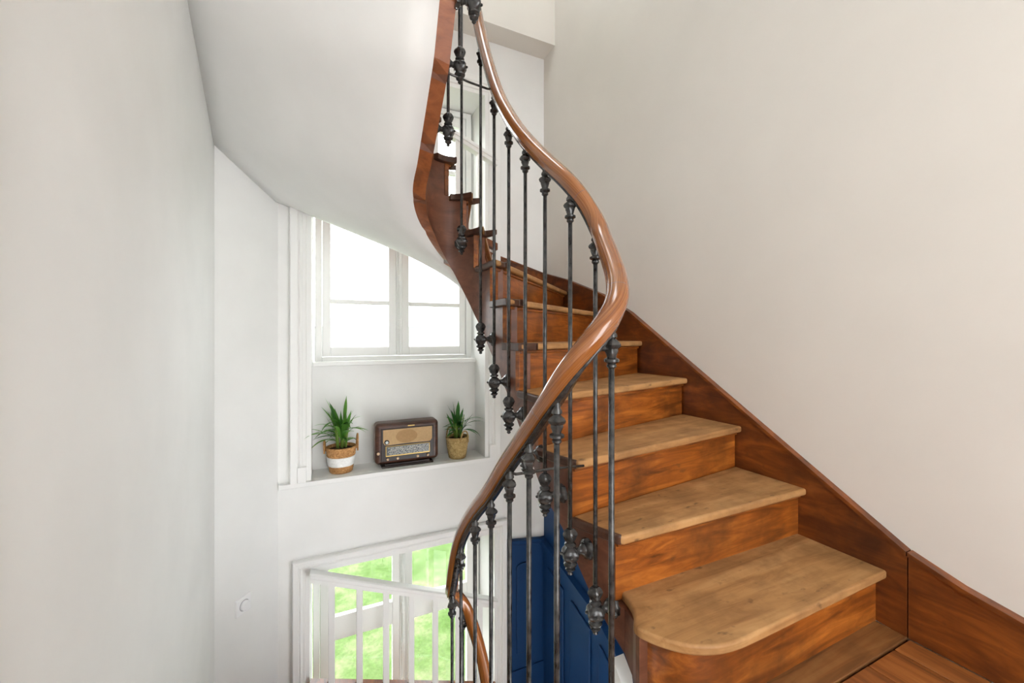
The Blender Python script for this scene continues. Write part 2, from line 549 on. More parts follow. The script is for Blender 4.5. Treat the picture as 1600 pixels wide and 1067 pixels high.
# windows ----------------------------------------------------------------
def window(name, label, u0, u1, z0, z1, vw, bars, transom=None, bottom_rail=0.11):
    """Two casements with panes; every rail, bar and pane its own part."""
    w = empty(name, ((u0 + u1) / 2, vw, z0))
    tag(w, label, 'window', kind='structure')
    L = w.location
    def part(n, a, mat=M['white_paint'], bev=0.004, parent=w):
        bm = box(a[0] - L.x, a[1] - L.x, a[2] - L.y, a[3] - L.y, a[4] - L.z, a[5] - L.z)
        return obj(n, bm, mat, parent, bevel=bev)
    f = 0.045
    part('frame', (u0, u0 + f, vw - 0.03, vw + 0.06, z0, z1))
    part('frame', (u1 - f, u1, vw - 0.03, vw + 0.06, z0, z1))
    part('frame', (u0 + f, u1 - f, vw - 0.03, vw + 0.06, z1 - f, z1))
    part('frame', (u0 + f, u1 - f, vw - 0.03, vw + 0.06, z0, z0 + 0.03))
    uc = (u0 + u1) / 2
    for a, b in ((u0 + f + 0.002, uc - 0.022), (uc + 0.022, u1 - f - 0.002)):
        st = 0.055
        if a < uc: a += 0.0
        part('stile', (a, a + st, vw - 0.015, vw + 0.035, z0 + 0.033, z1 - f - 0.003))
        part('stile', (b - st, b, vw - 0.015, vw + 0.035, z0 + 0.033, z1 - f - 0.003))
        part('bottom_rail', (a + st, b - st, vw - 0.015, vw + 0.035, z0 + 0.033, z0 + bottom_rail))
        part('top_rail', (a + st, b - st, vw - 0.015, vw + 0.035, z1 - f - 0.08, z1 - f - 0.003))
        zs = [z0 + bottom_rail] + bars + [z1 - f - 0.08]
        lo = zs[0]
        for k, zb in enumerate(zs[1:]):
            tk = 0.016
            if transom and abs(zb - transom) < 1e-6: tk = 0.0875
            top = zb - (tk if k < len(bars) else 0)
            part('pane', (a + st - 0.004, b - st + 0.004, vw + 0.008, vw + 0.012, lo - 0.004, top + 0.004), M['glass'], 0)
            if k < len(bars):
                part('glazing_bar', (a + st, b - st, vw - 0.012, vw + 0.03, zb - tk, zb + tk))
            lo = zb + tk
    part('meeting_stile', (uc - 0.022, uc + 0.022, vw - 0.028, vw + 0.035, z0 + 0.033, z1 - f - 0.003), bev=0.012)
    return w, uc


w1, uc1 = window('window_1', 'upper white casement window cut across by the white stair soffit', -0.075, 1.105, SILL_Z + 0.012, 2.79, 3.25, [1.185, 1.80, 2.28], bottom_rail=0.10)
w2, uc2 = window('window_2', 'lower white casement window looking down on the green lawn', -0.09, 1.19, -2.45, -0.60, 3.30, [-1.2575], transom=-1.2575, bottom_rail=0.14)
# espagnolette bolts
for w, uc, zb, z0, z1 in ((w1, uc1, SILL_Z + 0.012, 0.80, 2.6), (w2, uc2, -2.45, -2.3, -0.72)):
    L = w.location
    bm = bmesh.new()
    y = -0.05
    add_tube(bm, [(0, y, z0 - zb), (0, y, z1 - zb)], 0.007, 8)
    for k in range(5):
        zz = z0 + (z1 - z0) * (0.12 + 0.19 * k) - zb
        add_lathe(bm, [(0.004, zz - 0.05), (0.014, zz - 0.035), (0.008, zz - 0.02), (0.018, zz), (0.009, zz + 0.02), (0.014, zz + 0.035), (0.004, zz + 0.05)], 8, None, 0, y)
    obj('window_bolt', bm, M['white_paint'], w, smooth=True)

# window board under the upper window, shelf of the niche
bm = box(NU0 + 0.003, NU1 - 0.003, APRON_V - 0.035, 3.22, SILL_Z - 0.02, SILL_Z + 0.012)
struct('trim_4', bm, M['white_paint'], 'thin white window board directly under the upper window', 'window sill', bevel=0.006)
bm = box(-0.275, 1.25, V_BACK - 0.035, V_BACK, NZ0 - 0.028, NZ0 + 0.002)
add_box(bm, NU0 + 0.003, NU1 - 0.003, V_BACK, APRON_V, NZ0 - 0.004, NZ0 + 0.002)
struct('trim_5', bm, M['white_paint'], 'white ledge of the niche carrying the radio and two plants', 'shelf', bevel=0.004)


# moulded casings: stepped profile (across, proud) swept round the opening
def casing(name, label, u0, u1, z0, z1, width, blocks=True):
    root = empty(name, ((u0 + u1) / 2, V_BACK, z0))
    tag(root, label, 'window casing', kind='structure')
    L = root.location
    prof = [(0.0, 0.0), (0.0, 0.014), (0.22, 0.014), (0.26, 0.022), (0.40, 0.022), (0.44, 0.028), (0.52, 0.034), (0.60, 0.028), (0.64, 0.036), (0.94, 0.040), (1.0, 0.030), (1.0, 0.0)]
    def jamb(sign, ue):
        bm = bmesh.new()
        A, B = [], []
        for a, t in prof:
            x = ue + sign * a * width
            A.append((x - L.x, -t, 0.0)); B.append((x - L.x, -t, z1 + a * width - L.z))
        add_hull(bm, A, B)
        obj('jamb_casing', bm, M['white_paint'], root)
    jamb(-1, u0); jamb(1, u1)
    bm = bmesh.new()
    A = [(u0 - a * width - L.x, -t, z1 + a * width - L.z) for a, t in prof]
    B = [(u1 + a * width - L.x, -t, z1 + a * width - L.z) for a, t in prof]
    add_hull(bm, A, B)
    obj('head_casing', bm, M['white_paint'], root)
    if blocks:
        for ue, s in ((u0, -1), (u1, 1)):
            x0, x1 = sorted((ue + s * 0.028, ue + s * (width - 0.045)))
            obj('plinth_block', box(x0 - L.x, x1 - L.x, -0.046, 0, 0, 0.10), M['white_paint'], root, bevel=0.003)
    return root


casing('trim_6', 'fluted white casing framing the niche of the upper window', NU0, NU1, NZ0 + 0.002, NZ1, 0.125)
casing('trim_7', 'fluted white casing framing the lower window behind slatted guard', LU0, LU1, -2.5, LZ1, 0.10, False)


# wainscot, navy blue ------------------------------------------------------
root = empty('trim_8', (1.48, V_BACK, -2.4))
tag(root, 'navy blue wainscot board under the white wall corner', 'wainscot', kind='structure')
L = root.location
u0, u1, zt = 1.305, WALL_R, -0.72
bm = bmesh.new(); q_ = [(u0 - L.x, -1.0), (u1 - L.x, -1.0), (u1 - L.x, -0.74 - L.z), (u0 - L.x, -0.695 - L.z)]
add_hull(bm, [(x, -0.02, z) for x, z in q_], [(x, 0, z) for x, z in q_])
obj('board', bm, M['blue'], root)
bm = bmesh.new(); q_ = [(u0 - L.x, -0.73 - L.z), (u1 - L.x, -0.775 - L.z), (u1 - L.x, -0.74 - L.z), (u0 - L.x, -0.695 - L.z)]
add_hull(bm, [(x, -0.045, z) for x, z in q_], [(x, -0.02, z) for x, z in q_])
obj('cap_rail', bm, M['blue'], root, bevel=0.008)
bm = bmesh.new()
pu0, pu1, pz0, pz1 = 1.385, 1.50, -1.62, -0.93
arch = [(pu0, pz0), (pu1, pz0), (pu1, pz1)] + [((pu0 + pu1) / 2 + 0.0575 * math.cos(a), pz1 + 0.03 * math.sin(a)) for a in [PI * k / 8 for k in range(1, 8)]] + [(pu0, pz1)]
add_hull(bm, [(x - L.x, -0.034, z - L.z) for x, z in arch], [(x - L.x, -0.02, z - L.z) for x, z in arch])
obj('raised_panel', bm, M['blue'], root, bevel=0.006)
obj('base_rail', box(u0 - L.x, u1 - L.x, -0.034, -0.02, -1.0, -1.75 - L.z), M['blue'], root, bevel=0.005)
root = empty('trim_9', (WALL_R, 2.2, -3.2))
tag(root, 'navy blue raked wainscot panelling under the upper steps', 'wainscot', kind='structure')
L = root.location
CAP = [(0.7, -1.85), (1.35, -1.40), (1.83, -1.08), (2.2, -0.895), (2.95, -0.735)]
cz = lambda v: lerp_table(CAP, v)
wl = struct('wall_stair', box(WALL_R, WALL_R + 0.25, 0.7, V_BACK + 0.3, ZB, -0.13), M['blue'], 'flat navy blue wall above the raked wainscot under the steps')
bm = bmesh.new()
for a, b in zip(CAP, CAP[1:]):
    add_hull(bm, [(0, a[0] - L.y, ZB - L.z), (0, b[0] - L.y, ZB - L.z), (0, b[0] - L.y, b[1] - L.z), (0, a[0] - L.y, a[1] - L.z)],
             [(-0.02, a[0] - L.y, ZB - L.z), (-0.02, b[0] - L.y, ZB - L.z), (-0.02, b[0] - L.y, b[1] - L.z), (-0.02, a[0] - L.y, a[1] - L.z)])
obj('board', bm, M['blue'], root)
bm = bmesh.new()
for k, (dz0, dz1, t0, t1) in enumerate(((-0.045, 0.0, 0.02, 0.05), (-0.075, -0.045, 0.02, 0.034))):
    vs = [p[0] for p in CAP]
    for a, b in zip(vs, vs[1:]):
        if k == 1 and b > 2.9: b = 2.93
        A = [(-t0, a - L.y, cz(a) + dz0 - L.z), (-t1, a - L.y, cz(a) + dz0 - L.z), (-t1, a - L.y, cz(a) + dz1 - L.z), (-t0, a - L.y, cz(a) + dz1 - L.z)]
        B = [(-t0, b - L.y, cz(b) + dz0 - L.z), (-t1, b - L.y, cz(b) + dz0 - L.z), (-t1, b - L.y, cz(b) + dz1 - L.z), (-t0, b - L.y, cz(b) + dz1 - L.z)]
        add_hull(bm, A, B)
obj('cap_rail', bm, M['blue'], root)
for a, b in ((2.60, 2.84), (2.26, 2.50), (1.93, 2.16), (1.60, 1.83), (1.27, 1.50)):
    bm = bmesh.new()
    za, zb = cz(a) - 0.17, cz(b) - 0.17
    poly = [(a, -2.6), (b, -2.6), (b, zb), (a, za)]
    add_hull(bm, [(-0.036, y - L.y, z - L.z) for y, z in poly], [(-0.02, y - L.y, z - L.z) for y, z in poly])
    obj('raised_panel', bm, M['blue'], root, bevel=0.007)

# wall string / skirting on the right wall -------------------------------
def strip_poly(top, botf, x0, x1):
    bm = bmesh.new()
    for (a, za), (b, zb) in zip(top, top[1:]):
        ba, bb = botf(a), botf(b)
        add_hull(bm, [(x0, a, ba), (x0, b, bb), (x0, b, zb), (x0, a, za)], [(x1, a, ba), (x1, b, bb), (x1, b, zb), (x1, a, za)])
    return bm


SK_TOP = [(-1.8, 0.160), (0.2, 0.161), (0.30, 0.166), (0.39, 0.178), (0.5, 0.205), (0.617, 0.250)]
bm = strip_poly(SK_TOP, lambda v: -0.002, WS_R, WALL_R)
sk = struct('baseboard_right', bm, M['wall_string'], 'dark stained wooden skirting of the landing sweeping up to the steps', 'baseboard')
bm = strip_poly([(v, z + 0.014) for v, z in SK_TOP], lambda v: lerp_table(SK_TOP, v), WS_R - 0.008, WALL_R)
obj('top_bead', bm, M['wall_string'], sk)

# ------------------------------------------------------------------ THE STAIRCASE
stair = empty('staircase', (1.1, 0.8, 0))
tag(stair, 'winding wooden staircase climbing from the landing along the right wall', 'staircase')
stair2 = empty('staircase', (0.0, 2.0, -1.6))
tag(stair2, 'lower flight of the wooden staircase descending below the landing', 'staircase')
TT = 0.027
NOSE = 0.03


def local(o_root, pts2):
    return [(p[0] - o_root.location.x, p[1] - o_root.location.y) for p in pts2]


def step_line(T, n):
    q, s = T[n]
    return well(q, -0.012), outer(s)


def riser_q(T, n):
    """Where the riser's face crosses the string face (the riser stands a nosing behind the tread edge)."""
    a, b = step_line(T, n)
    d = (b - a).normalized()
    nrm = Vector((-d.y, d.x))
    o = a + nrm * NOSE
    q = T[n][0]
    lo, hi = q - 0.02, q + 0.22
    f = lambda x: (well(x) - o).dot(nrm)
    best = min((lo + (hi - lo) * k / 200 for k in range(201)), key=lambda x: abs(f(x)))
    return best, d


def riser_line(T, n):
    a, b = step_line(T, n)
    d = (b - a).normalized()
    nrm = Vector((-d.y, d.x))            # towards the back of the step
    q, d = riser_q(T, n)
    return well(q), b + nrm * NOSE


def make_step(T, n, root, riser=True):
    a, b = step_line(T, n)
    ra, rb = riser_line(T, n + 1)
    q0, s0 = T[n]; q1, s1 = T[n + 1]
    inner = [well(q0 + (q1 - q0) * k / 8, -0.012) for k in range(1, 9)]
    corners = [OUT[i] for i in range(1, len(OUT) - 1) if s0 + 0.01 < OUT_L[i] < s1 - 0.0]
    poly = [a, b] + corners + [rb, ra] + list(reversed(inner[:-1]))
    ang = math.atan2(b.y - a.y, b.x - a.x)
    z = n * H
    org = a.lerp(b, 0.5)
    R = Matrix.Rotation(-ang, 2)
    lp = [R @ (p - org) for p in poly]
    bm = bmesh.new(); add_prism(bm, [(p.x, p.y) for p in lp], -TT, 0)
    rl = root.location
    obj('tread', bm, M['tread'], root, (org.x - rl.x, org.y - rl.y, z - rl.z), ang, bevel=0.009, seg=3)
    # dark worn return along the string
    qe = riser_q(T, n + 1)[0] - 0.004
    wide = 0.004 if 0 < n < 5 else 0.07
    proj = -0.016 if 0 < n < 5 else -0.026
    d2 = (b - a).normalized(); fw = Vector((d2.y, -d2.x)) * 0.003
    front = [well(q0, proj) + fw, a + d2 * (0.012 + wide) + fw]
    if 0 < n < 5: front = [well(q0 + 0.006, proj), well(q0 + 0.006, wide)]
    ribbon = [well(q0 + (qe - q0) * k / 10, proj) for k in range(0, 11)]
    ribbon2 = [well(q0 + (qe - q0) * k / 10, wide) for k in range(1, 11)]
    bm = bmesh.new()
    pl = [R @ (p - org) for p in front[::-1] + ribbon[1:] + list(reversed(ribbon2))]
    add_prism(bm, [(p.x, p.y) for p in pl], -TT - 0.0015, 0.0008)
    obj('return_nosing', bm, M['tread_edge'], root, (org.x - rl.x, org.y - rl.y, z - rl.z), ang, bevel=0.009, seg=3)
    if riser:
        make_riser(T, n, root)


def make_riser(T, n, root):
    a, b = riser_line(T, n)
    a = a - (b - a).normalized() * 0.0008
    ang = math.atan2(b.y - a.y, b.x - a.x)
    Lr = (b - a).length
    rl = root.location
    z1 = n * H - TT; z0 = (n - 1) * H - (0.02 if n < 5 else 0.004)
    bm = box(0, Lr, 0, 0.022, z0 - z1, 0)
    obj('riser', bm, M['riser'], root, (a.x - rl.x, a.y - rl.y, z1 - rl.z), ang, bevel=0.002)
    bm = box(0.0, Lr, -0.010, 0.0, -0.014, -0.001)
    obj('scotia', bm, M['riser'], root, (a.x - rl.x, a.y - rl.y, z1 - rl.z), ang, bevel=0.004)


for n in range(2, 19):
    make_step(UP, n, stair)
for n in range(-16, -0):
    make_step(DOWN, n, stair2, True)

# first step with its rounded curtail end
rl = stair.location
P1 = [(1.625, 0.668), (1.0, 0.664), (0.925, 0.665), (0.865, 0.674), (0.815, 0.694), (0.785, 0.715), (0.762, 0.738), (0.742, 0.765), (0.731, 0.785), (0.724, 0.805), (0.727, 0.822), (0.746, 0.842), (0.762, 0.865), (0.774, 0.893), (0.782, 0.93), (0.784, 0.955)]
P1 = [(p.x, p.y) for p in catmull([(x, y, 0) for x, y in P1[1:]], 4)]
P1 = [(1.625, 0.668), (1.3, 0.666)] + P1
ra, rb = riser_line(UP, 2)
poly = [Vector(p) for p in P1] + [Vector((0.784, ra.y + 0.03)), Vector((WS_R, rb.y + 0.03))]
bm = bmesh.new(); add_prism(bm, [(p.x - 1.1, p.y - 0.8) for p in poly], H - TT, H)
obj('tread', bm, M['tread'], stair, bevel=0.01, seg=3)
def inset(P, d):
    out = []
    for i, p in enumerate(P):
        a = Vector(P[max(i - 1, 0)]); b = Vector(P[min(i + 1, len(P) - 1)])
        t = (b - a).normalized()
        out.append(Vector(p) + Vector((t.y, -t.x)) * d)
    return out
I1, I2 = inset(P1, 0.03), inset(P1, 0.055)
bm = bmesh.new()
ring = I1 + list(reversed(I2))
ring = [(min(p.x, WS_R) - 1.1, p.y - 0.8) for p in ring]
A = [bm.verts.new((x, y, -0.004)) for x, y in ring]; B = [bm.verts.new((x, y, H - TT)) for x, y in ring]
m_ = len(I1)
for i in range(len(ring)):
    j = (i + 1) % len(ring)
    bm.faces.new([A[i], A[j], B[j], B[i]])
for i in range(m_ - 1):
    for V in (A, B):
        bm.faces.new([V[i], V[i + 1], V[2 * m_ - 2 - i], V[2 * m_ - 1 - i]])
obj('riser', bm, M['riser'], stair, smooth=False, bevel=0.002)


# cut string on the well side: a solid ribbon, stepped on top under the treads
def cut_string(T, bot, root, n0, n1, name, mat, ext=None):
    bm = bmesh.new()
    prev = None
    for n in range(n0, n1):
        (qa, da), (qb, db) = riser_q(T, n), riser_q(T, n + 1)
        qa += 0.002; qb += 0.002
        K = 8
        zt = n * H - TT + 0.001
        for k in range(K):
            q0, q1 = qa + (qb - qa) * k / K, qa + (qb - qa) * (k + 1) / K
            # cut the front of each step back by the nosing overhang
            f0, f1, g0, g1 = well(q0), well(q1), well(q0, STR_T), well(q1, STR_T)
            def along(f, g, d):
                nr = (g - f).normalized()
                return f + d * (STR_T / max(0.45, d.dot(nr)))
            if k == 0: g0 = along(f0, g0, da)
            if k == K - 1: g1 = along(f1, g1, db)
            b0, b1 = min(lerp_table(bot, q0), zt - 0.02), min(lerp_table(bot, q1), zt - 0.02)
            rl = root.location
            def P(p, z): return (p.x - rl.x, p.y - rl.y, z - rl.z)
            add_hull(bm, [P(f0, b0), P(f1, b1), P(f1, zt), P(f0, zt)], [P(g0, b0 + 0.012), P(g1, b1 + 0.012), P(g1, zt), P(g0, zt)])
    bmesh.ops.remove_doubles(bm, verts=bm.verts, dist=1e-5)
    # drop internal faces shared by neighbouring blocks
    seen = {}
    for f in list(bm.faces):
        key = tuple(sorted(v.index for v in f.verts))
    bm.verts.index_update()
    for f in list(bm.faces):
        seen.setdefault(tuple(sorted(v.index for v in f.verts)), []).append(f)
    kill = [f for fs in seen.values() if len(fs) > 1 for f in fs]
    bmesh.ops.delete(bm, geom=kill, context='FACES_ONLY')
    o = obj(name, bm, mat, root)
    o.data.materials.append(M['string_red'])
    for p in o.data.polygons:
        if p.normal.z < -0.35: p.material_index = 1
    return o


cut_string(UP, BOT_UP, stair, 2, 18, 'cut_string', M['string'])
cut_string(DOWN, BOT_DN, stair2, -16, -1, 'cut_string', M['string'])
# dark flank of the first step, running into the string
FL = [Vector(p) for p in ((0.729, 0.803), (0.733, 0.822), (0.749, 0.842), (0.760, 0.862), (0.766, 0.885))] + [well(0.115), well(0.14), well(0.17), well(0.19), well(0.22)]
bm = bmesh.new()
fb = lambda v: lerp_table([(0.76, -0.05), (0.85, -0.02), (0.9, 0.015), (1.0, 0.129), (1.05, 0.2)], v)
for a, b in zip(FL, FL[1:]):
    lo = [(a.x - 1.1, a.y - 0.8, min(fb(a.y), 0.14)), (b.x - 1.1, b.y - 0.8, min(fb(b.y), 0.14)), (b.x - 1.1, b.y - 0.8, H - TT), (a.x - 1.1, a.y - 0.8, H - TT)]
    add_hull(bm, lo, [(x + 0.03, y, z) for x, y, z in lo])
obj('curtail_flank', bm, M['string'], stair)

# wall strings
WS_TOP = [(s_right(0.62), 0.250), (s_right(1.87), 1.058), (s_right(2.14), 1.19), (s_right(2.55), 1.335), (OUT_L[1], 1.44), (s_back(1.2), 1.556), (s_back(0.74), 1.72), (s_back(0.25), 1.90), (OUT_L[2], 2.08), (OUT_L[3], 2.28), (s_left(0.56), 2.60), (s_left(2.0), 3.4)]


def wall_string(root, top, botf, name, mat, s0, s1, cap=True, dz=0.0):
    bm, bc = bmesh.new(), bmesh.new()
    ss = sorted(set([s0, s1] + [s for s, z in top if s0 < s < s1] + [s for s in OUT_L if s0 < s < s1] + [s0 + (s1 - s0) * k / 30 for k in range(31)]))
    rl = root.location
    for a, b in zip(ss, ss[1:]):
        pa, pb = outer(a + 1e-5), outer(b - 1e-5)
        t = (pb - pa).normalized(); nrm = Vector((t.y, -t.x)) * 0.024
        za, zb = lerp_table(top, a) + dz, lerp_table(top, b) + dz
        ba, bb = botf(a) + dz, botf(b) + dz
        def P(p, z): return (p.x - rl.x, p.y - rl.y, z - rl.z)
        add_hull(bm, [P(pa, ba), P(pb, bb), P(pb, zb), P(pa, za)], [P(pa + nrm, ba), P(pb + nrm, bb), P(pb + nrm, zb), P(pa + nrm, za)])
        if cap:
            c = Vector((t.y, -t.x)) * -0.008
            add_hull(bc, [P(pa + c, za), P(pb + c, zb), P(pb + c, zb + 0.014), P(pa + c, za + 0.014)], [P(pa + nrm, za), P(pb + nrm, zb), P(pb + nrm, zb + 0.014), P(pa + nrm, za + 0.014)])
    o = obj(name, bm, mat, root)
    if cap: obj('top_bead', bc, mat, o)
    else: bc.free()
    return o


sofz = lambda s: lerp_table(SOF_UP, s)
wall_string(stair, WS_TOP, lambda s: max(sofz(s) - 0.002, -0.004 if s < 1.0 else -9), 'wall_string', M['wall_string'], s_right(0.62), OUT_L[1])
wall_string(stair, WS_TOP, lambda s: sofz(s) + 0.05, 'wall_string', M['wall_string'], OUT_L[1], OUT_L[3] + 1.7)
wall_string(stair2, WS_TOP, lambda s: sofz(s), 'wall_string', M['wall_string'], s_right(1.0), OUT_L[3] + 1.9, True, -3.42)


# plaster soffits
def soffit(T, bot, sof, q0, q1, name, label, outset=STR_T, K=110, J=8):
    bm = bmesh.new()
    grid = []
    for k in range(K + 1):
        q = q0 + (q1 - q0) * k / K
        pi, s = well(q, outset), s_of_q(T, q)
        po = outer(s)
        tdir = (outer(s + 0.01) - outer(s - 0.01)).normalized()
        po = po + Vector((tdir.y, -tdir.x)) * 0.03
        zi, zo = lerp_table(bot, q) + 0.012, lerp_table(sof, s)
        row = []
        for j in range(J + 1):
            t = j / J
            p = pi.lerp(po, t)
            row.append((p.x, p.y, zi + (zo - zi) * t))
        grid.append(row)
    V = [[bm.verts.new(p) for p in r] for r in grid]
    W = [[bm.verts.new((p[0], p[1], p[2] + 0.02)) for p in r] for r in grid]
    for k in range(K):
        for j in range(J):
            bm.faces.new([V[k][j], V[k + 1][j], V[k + 1][j + 1], V[k][j + 1]])
            bm.faces.new([W[k][j], W[k][j + 1], W[k + 1][j + 1], W[k + 1][j]])
        bm.faces.new([V[k][0], W[k][0], W[k + 1][0], V[k + 1][0]])
        bm.faces.new([V[k][J], V[k + 1][J], W[k + 1][J], W[k][J]])
    o = obj(name, bm, M['soffit'], smooth=True)
    o['kind'] = 'structure'
    tag(o, label, 'ceiling')
    return o


soffit(UP, BOT_UP, SOF_UP, 0.22, 3.12, 'ceiling_soffit', 'smooth white plaster underside of the winding upper flight')
soffit(DOWN, BOT_DN, SOF_DN, -3.6, -0.95, 'ceiling_soffit', 'white plaster underside of the flight going down')
# upper landing over the camera
struct('ceiling_landing', box(-0.5, WALL_R, -1.8, 0.59, 3.1, 3.4), M['white_wall'], 'white ceiling above the landing', 'ceiling')

# ------------------------------------------------------------------ RAILING
railing = empty('stair_railing', (0.55, 0.69, -0.2))
tag(railing, 'sinuous polished wooden handrail on slim black iron balusters round the well', 'railing')
RL = railing.location
# baluster feet and tops: (u, v, z of the capital top, z of the bracket, direction of the bracket)
right = Vector((1, 0)); left = Vector((-1, 0))
BAL = {
    'A': (0.455, 1.299, 3.22, 2.054, left), 'B': (0.455, 1.459, 3.05, 1.94, left), 'C': (0.455, 1.618, 2.88, 1.773, left),
    'D': (0.57, 1.80, 2.60, 1.37, Vector((0.25, 0.97))), 'E': (0.615, 1.667, 2.193, 0.914, right), 'F': (0.615, 1.51, 1.897, 0.7415, right),
    'G': (0.615, 1.366, 1.705, 0.630, right), 'H': (0.62, 1.239, 1.565, 0.516, right), 'I': (0.632, 1.123, 1.451, 0.417, right),
    'J': (0.655, 1.012, 1.340, 0.285, right), 'K': (0.70, 0.95, 1.211, 0.137, right),
    'L': (0.55, 0.69, 0.935, -0.14, Vector((0.2, -0.98))), 'M': (0.455, 0.756, 0.770, -0.30, left), 'N': (0.455, 0.889, 0.652, -0.42, left),
    'O': (0.455, 1.005, 0.55, -0.53, left), 'P': (0.455, 1.142, 0.42, -0.66, left), 'Q': (0.455, 1.287, 0.302, -0.78, left),
    'R': (0.455, 1.444, 0.134, -0.95, left), 'S': (0.455, 1.561, -0.118, -1.15, left), 'T': (0.55, 1.72, -0.30, -1.6, Vector((0.1, 1.0))),
    'U': (0.615, 1.56, -0.62, -1.9, right)}
top = [BAL[k][:3] for k in 'ABC']
PATH = [(0.455, 0.72, 3.80), (0.455, 1.0, 3.52)] + [BAL[k][:3] for k in 'ABC'] + [(0.485, 1.765, 2.76), BAL['D'][:3], (0.606, 1.755, 2.43)] + [BAL[k][:3] for k in 'EFGHIJK'] + \
       [(0.666, 0.855, 1.115), (0.628, 0.772, 1.035), (0.585, 0.71, 0.975), (0.545, 0.685, 0.925), (0.49, 0.695, 0.865), (0.462, 0.732, 0.80)] + [BAL[k][:3] for k in 'MNOPQRS'] + \
       [(0.487, 1.672, -0.20), BAL['T'][:3], (0.60, 1.66, -0.46), BAL['U'][:3], (0.615, 1.40, -0.74), (0.615, 1.2, -0.92), (0.62, 1.0, -1.1)]
RAIL_LIFT = 0.012
raw = [Vector((p[0], p[1], p[2] + RAIL_LIFT)) for p in catmull(PATH, 24)]
acc = [0.0]
for a, b in zip(raw, raw[1:]): acc.append(acc[-1] + (b - a).length)
NC = int(acc[-1] / 0.016)
curve, k_ = [], 0
for i in range(NC + 1):                     # even spacing, then fair the line as a joiner would
    d_ = acc[-1] * i / NC
    while k_ < len(acc) - 2 and acc[k_ + 1] < d_: k_ += 1
    t_ = (d_ - acc[k_]) / max(1e-9, acc[k_ + 1] - acc[k_])
    curve.append(raw[k_].lerp(raw[k_ + 1], min(1, t_)))
for it in range(14):
    curve = [curve[0]] + [(a + b * 2 + c) / 4 for a, b, c in zip(curve, curve[1:], curve[2:])] + [curve[-1]]
near = lambda u, v, z: min(range(2, len(curve) - 2), key=lambda i: (curve[i] - Vector((u, v, z))).length)


def sweep(bm, pts, section, uv=True):
    rings = []
    n = len(pts)
    dist = 0.0
    lay = bm.loops.layers.uv.new('along') if uv else None
    ds = []
    for i, p in enumerate(pts):
        t = (pts[min(i + 1, n - 1)] - pts[max(i - 1, 0)]).normalized()
        h = Vector((t.x, t.y, 0)).normalized()
        side = Vector((h.y, -h.x, 0))
        up = side.cross(t).normalized()
        if i: dist += (p - pts[i - 1]).length
        ds.append(dist)
        rings.append([bm.verts.new(p + side * a + up * b) for a, b in section])
    m = len(section)
    for i in range(n - 1):
        for k in range(m):
            f = bm.faces.new([rings[i][k], rings[i][(k + 1) % m], rings[i + 1][(k + 1) % m], rings[i + 1][k]])
            f.smooth = True
            if uv:
                for lp, (a, b) in zip(f.loops, ((ds[i], k / m), (ds[i], (k + 1) / m), (ds[i + 1], (k + 1) / m), (ds[i + 1], k / m))):
                    lp[lay].uv = (a, b)
    bm.faces.new(list(reversed(rings[0]))); bm.faces.new(rings[-1])


sec = [(-0.020, 0.0), (0.020, 0.0), (0.0225, 0.004), (0.024, 0.010), (0.0295, 0.016), (0.031, 0.023), (0.029, 0.032), (0.0235, 0.040), (0.014, 0.0455), (0.0, 0.047)]
sec = [(a * 0.82, b * 0.9) for a, b in sec]
sec = sec + [(-a, b) for a, b in reversed(sec[2:-1])]
bm = bmesh.new(); sweep(bm, [p - RL for p in curve], sec)
hr = obj('handrail', bm, M['rail'], railing)
bm = bmesh.new(); sweep(bm, [p - RL for p in curve], [(-0.012, -0.007), (0.012, -0.007), (0.012, 0.002), (-0.012, 0.002)], False)
obj('core_rail', bm, M['iron'], hr)
tag(bpy.data.objects['core_rail'], 'dark iron bar under the handrail')
# scarf joints of the handrail lengths
def joint_at(px_index):
    i = px_index
    t = (curve[i + 1] - curve[i - 1]).normalized()
    h = Vector((t.x, t.y, 0)).normalized(); side = Vector((h.y, -h.x, 0)); up = side.cross(t).normalized()
    b2 = bmesh.new()
    A = [curve[i] - t * 0.0006 + side * a * 1.003 + up * (0.021 + (b - 0.021) * 1.003) - RL for a, b in sec]
    B = [curve[i] + t * 0.0006 + side * a * 1.003 + up * (0.021 + (b - 0.021) * 1.003) - RL for a, b in sec]
    add_hull(b2, A, B)
    obj('rail_joint', b2, M['tread_edge'], hr)
for idx in (near(0.66, 1.0, 1.33), near(0.606, 0.74, 1.0), near(0.455, 0.80, 0.74), near(0.613, 1.70, 2.3)):
    joint_at(idx)


# baluster ornaments ------------------------------------------------------
def leafy(n, amp, z0, z1):
    return lambda k, a, z: 1 + (amp * math.cos(n * a) if z0 < z < z1 else 0)


# capital, origin at its top
cap_prof = [(0.0066, -0.078), (0.0105, -0.074), (0.0105, -0.070), (0.0085, -0.068), (0.0165, -0.063), (0.0165, -0.058), (0.0095, -0.054), (0.0108, -0.050), (0.0130, -0.040),
            (0.0125, -0.036), (0.0165, -0.033), (0.0185, -0.027), (0.0150, -0.021), (0.0105, -0.0165), (0.0085, -0.014), (0.0120, -0.011), (0.0120, -0.006), (0.0080, 0.0), (0.0075, 0.012)]
bm = bmesh.new(); add_lathe(bm, cap_prof, 20, leafy(5, 0.12, -0.049, -0.020))
bmesh.ops.recalc_face_normals(bm, faces=bm.faces)
CAPM = bpy.data.meshes.new('capital'); bm.to_mesh(CAPM); bm.free(); CAPM.materials.append(M['iron'])
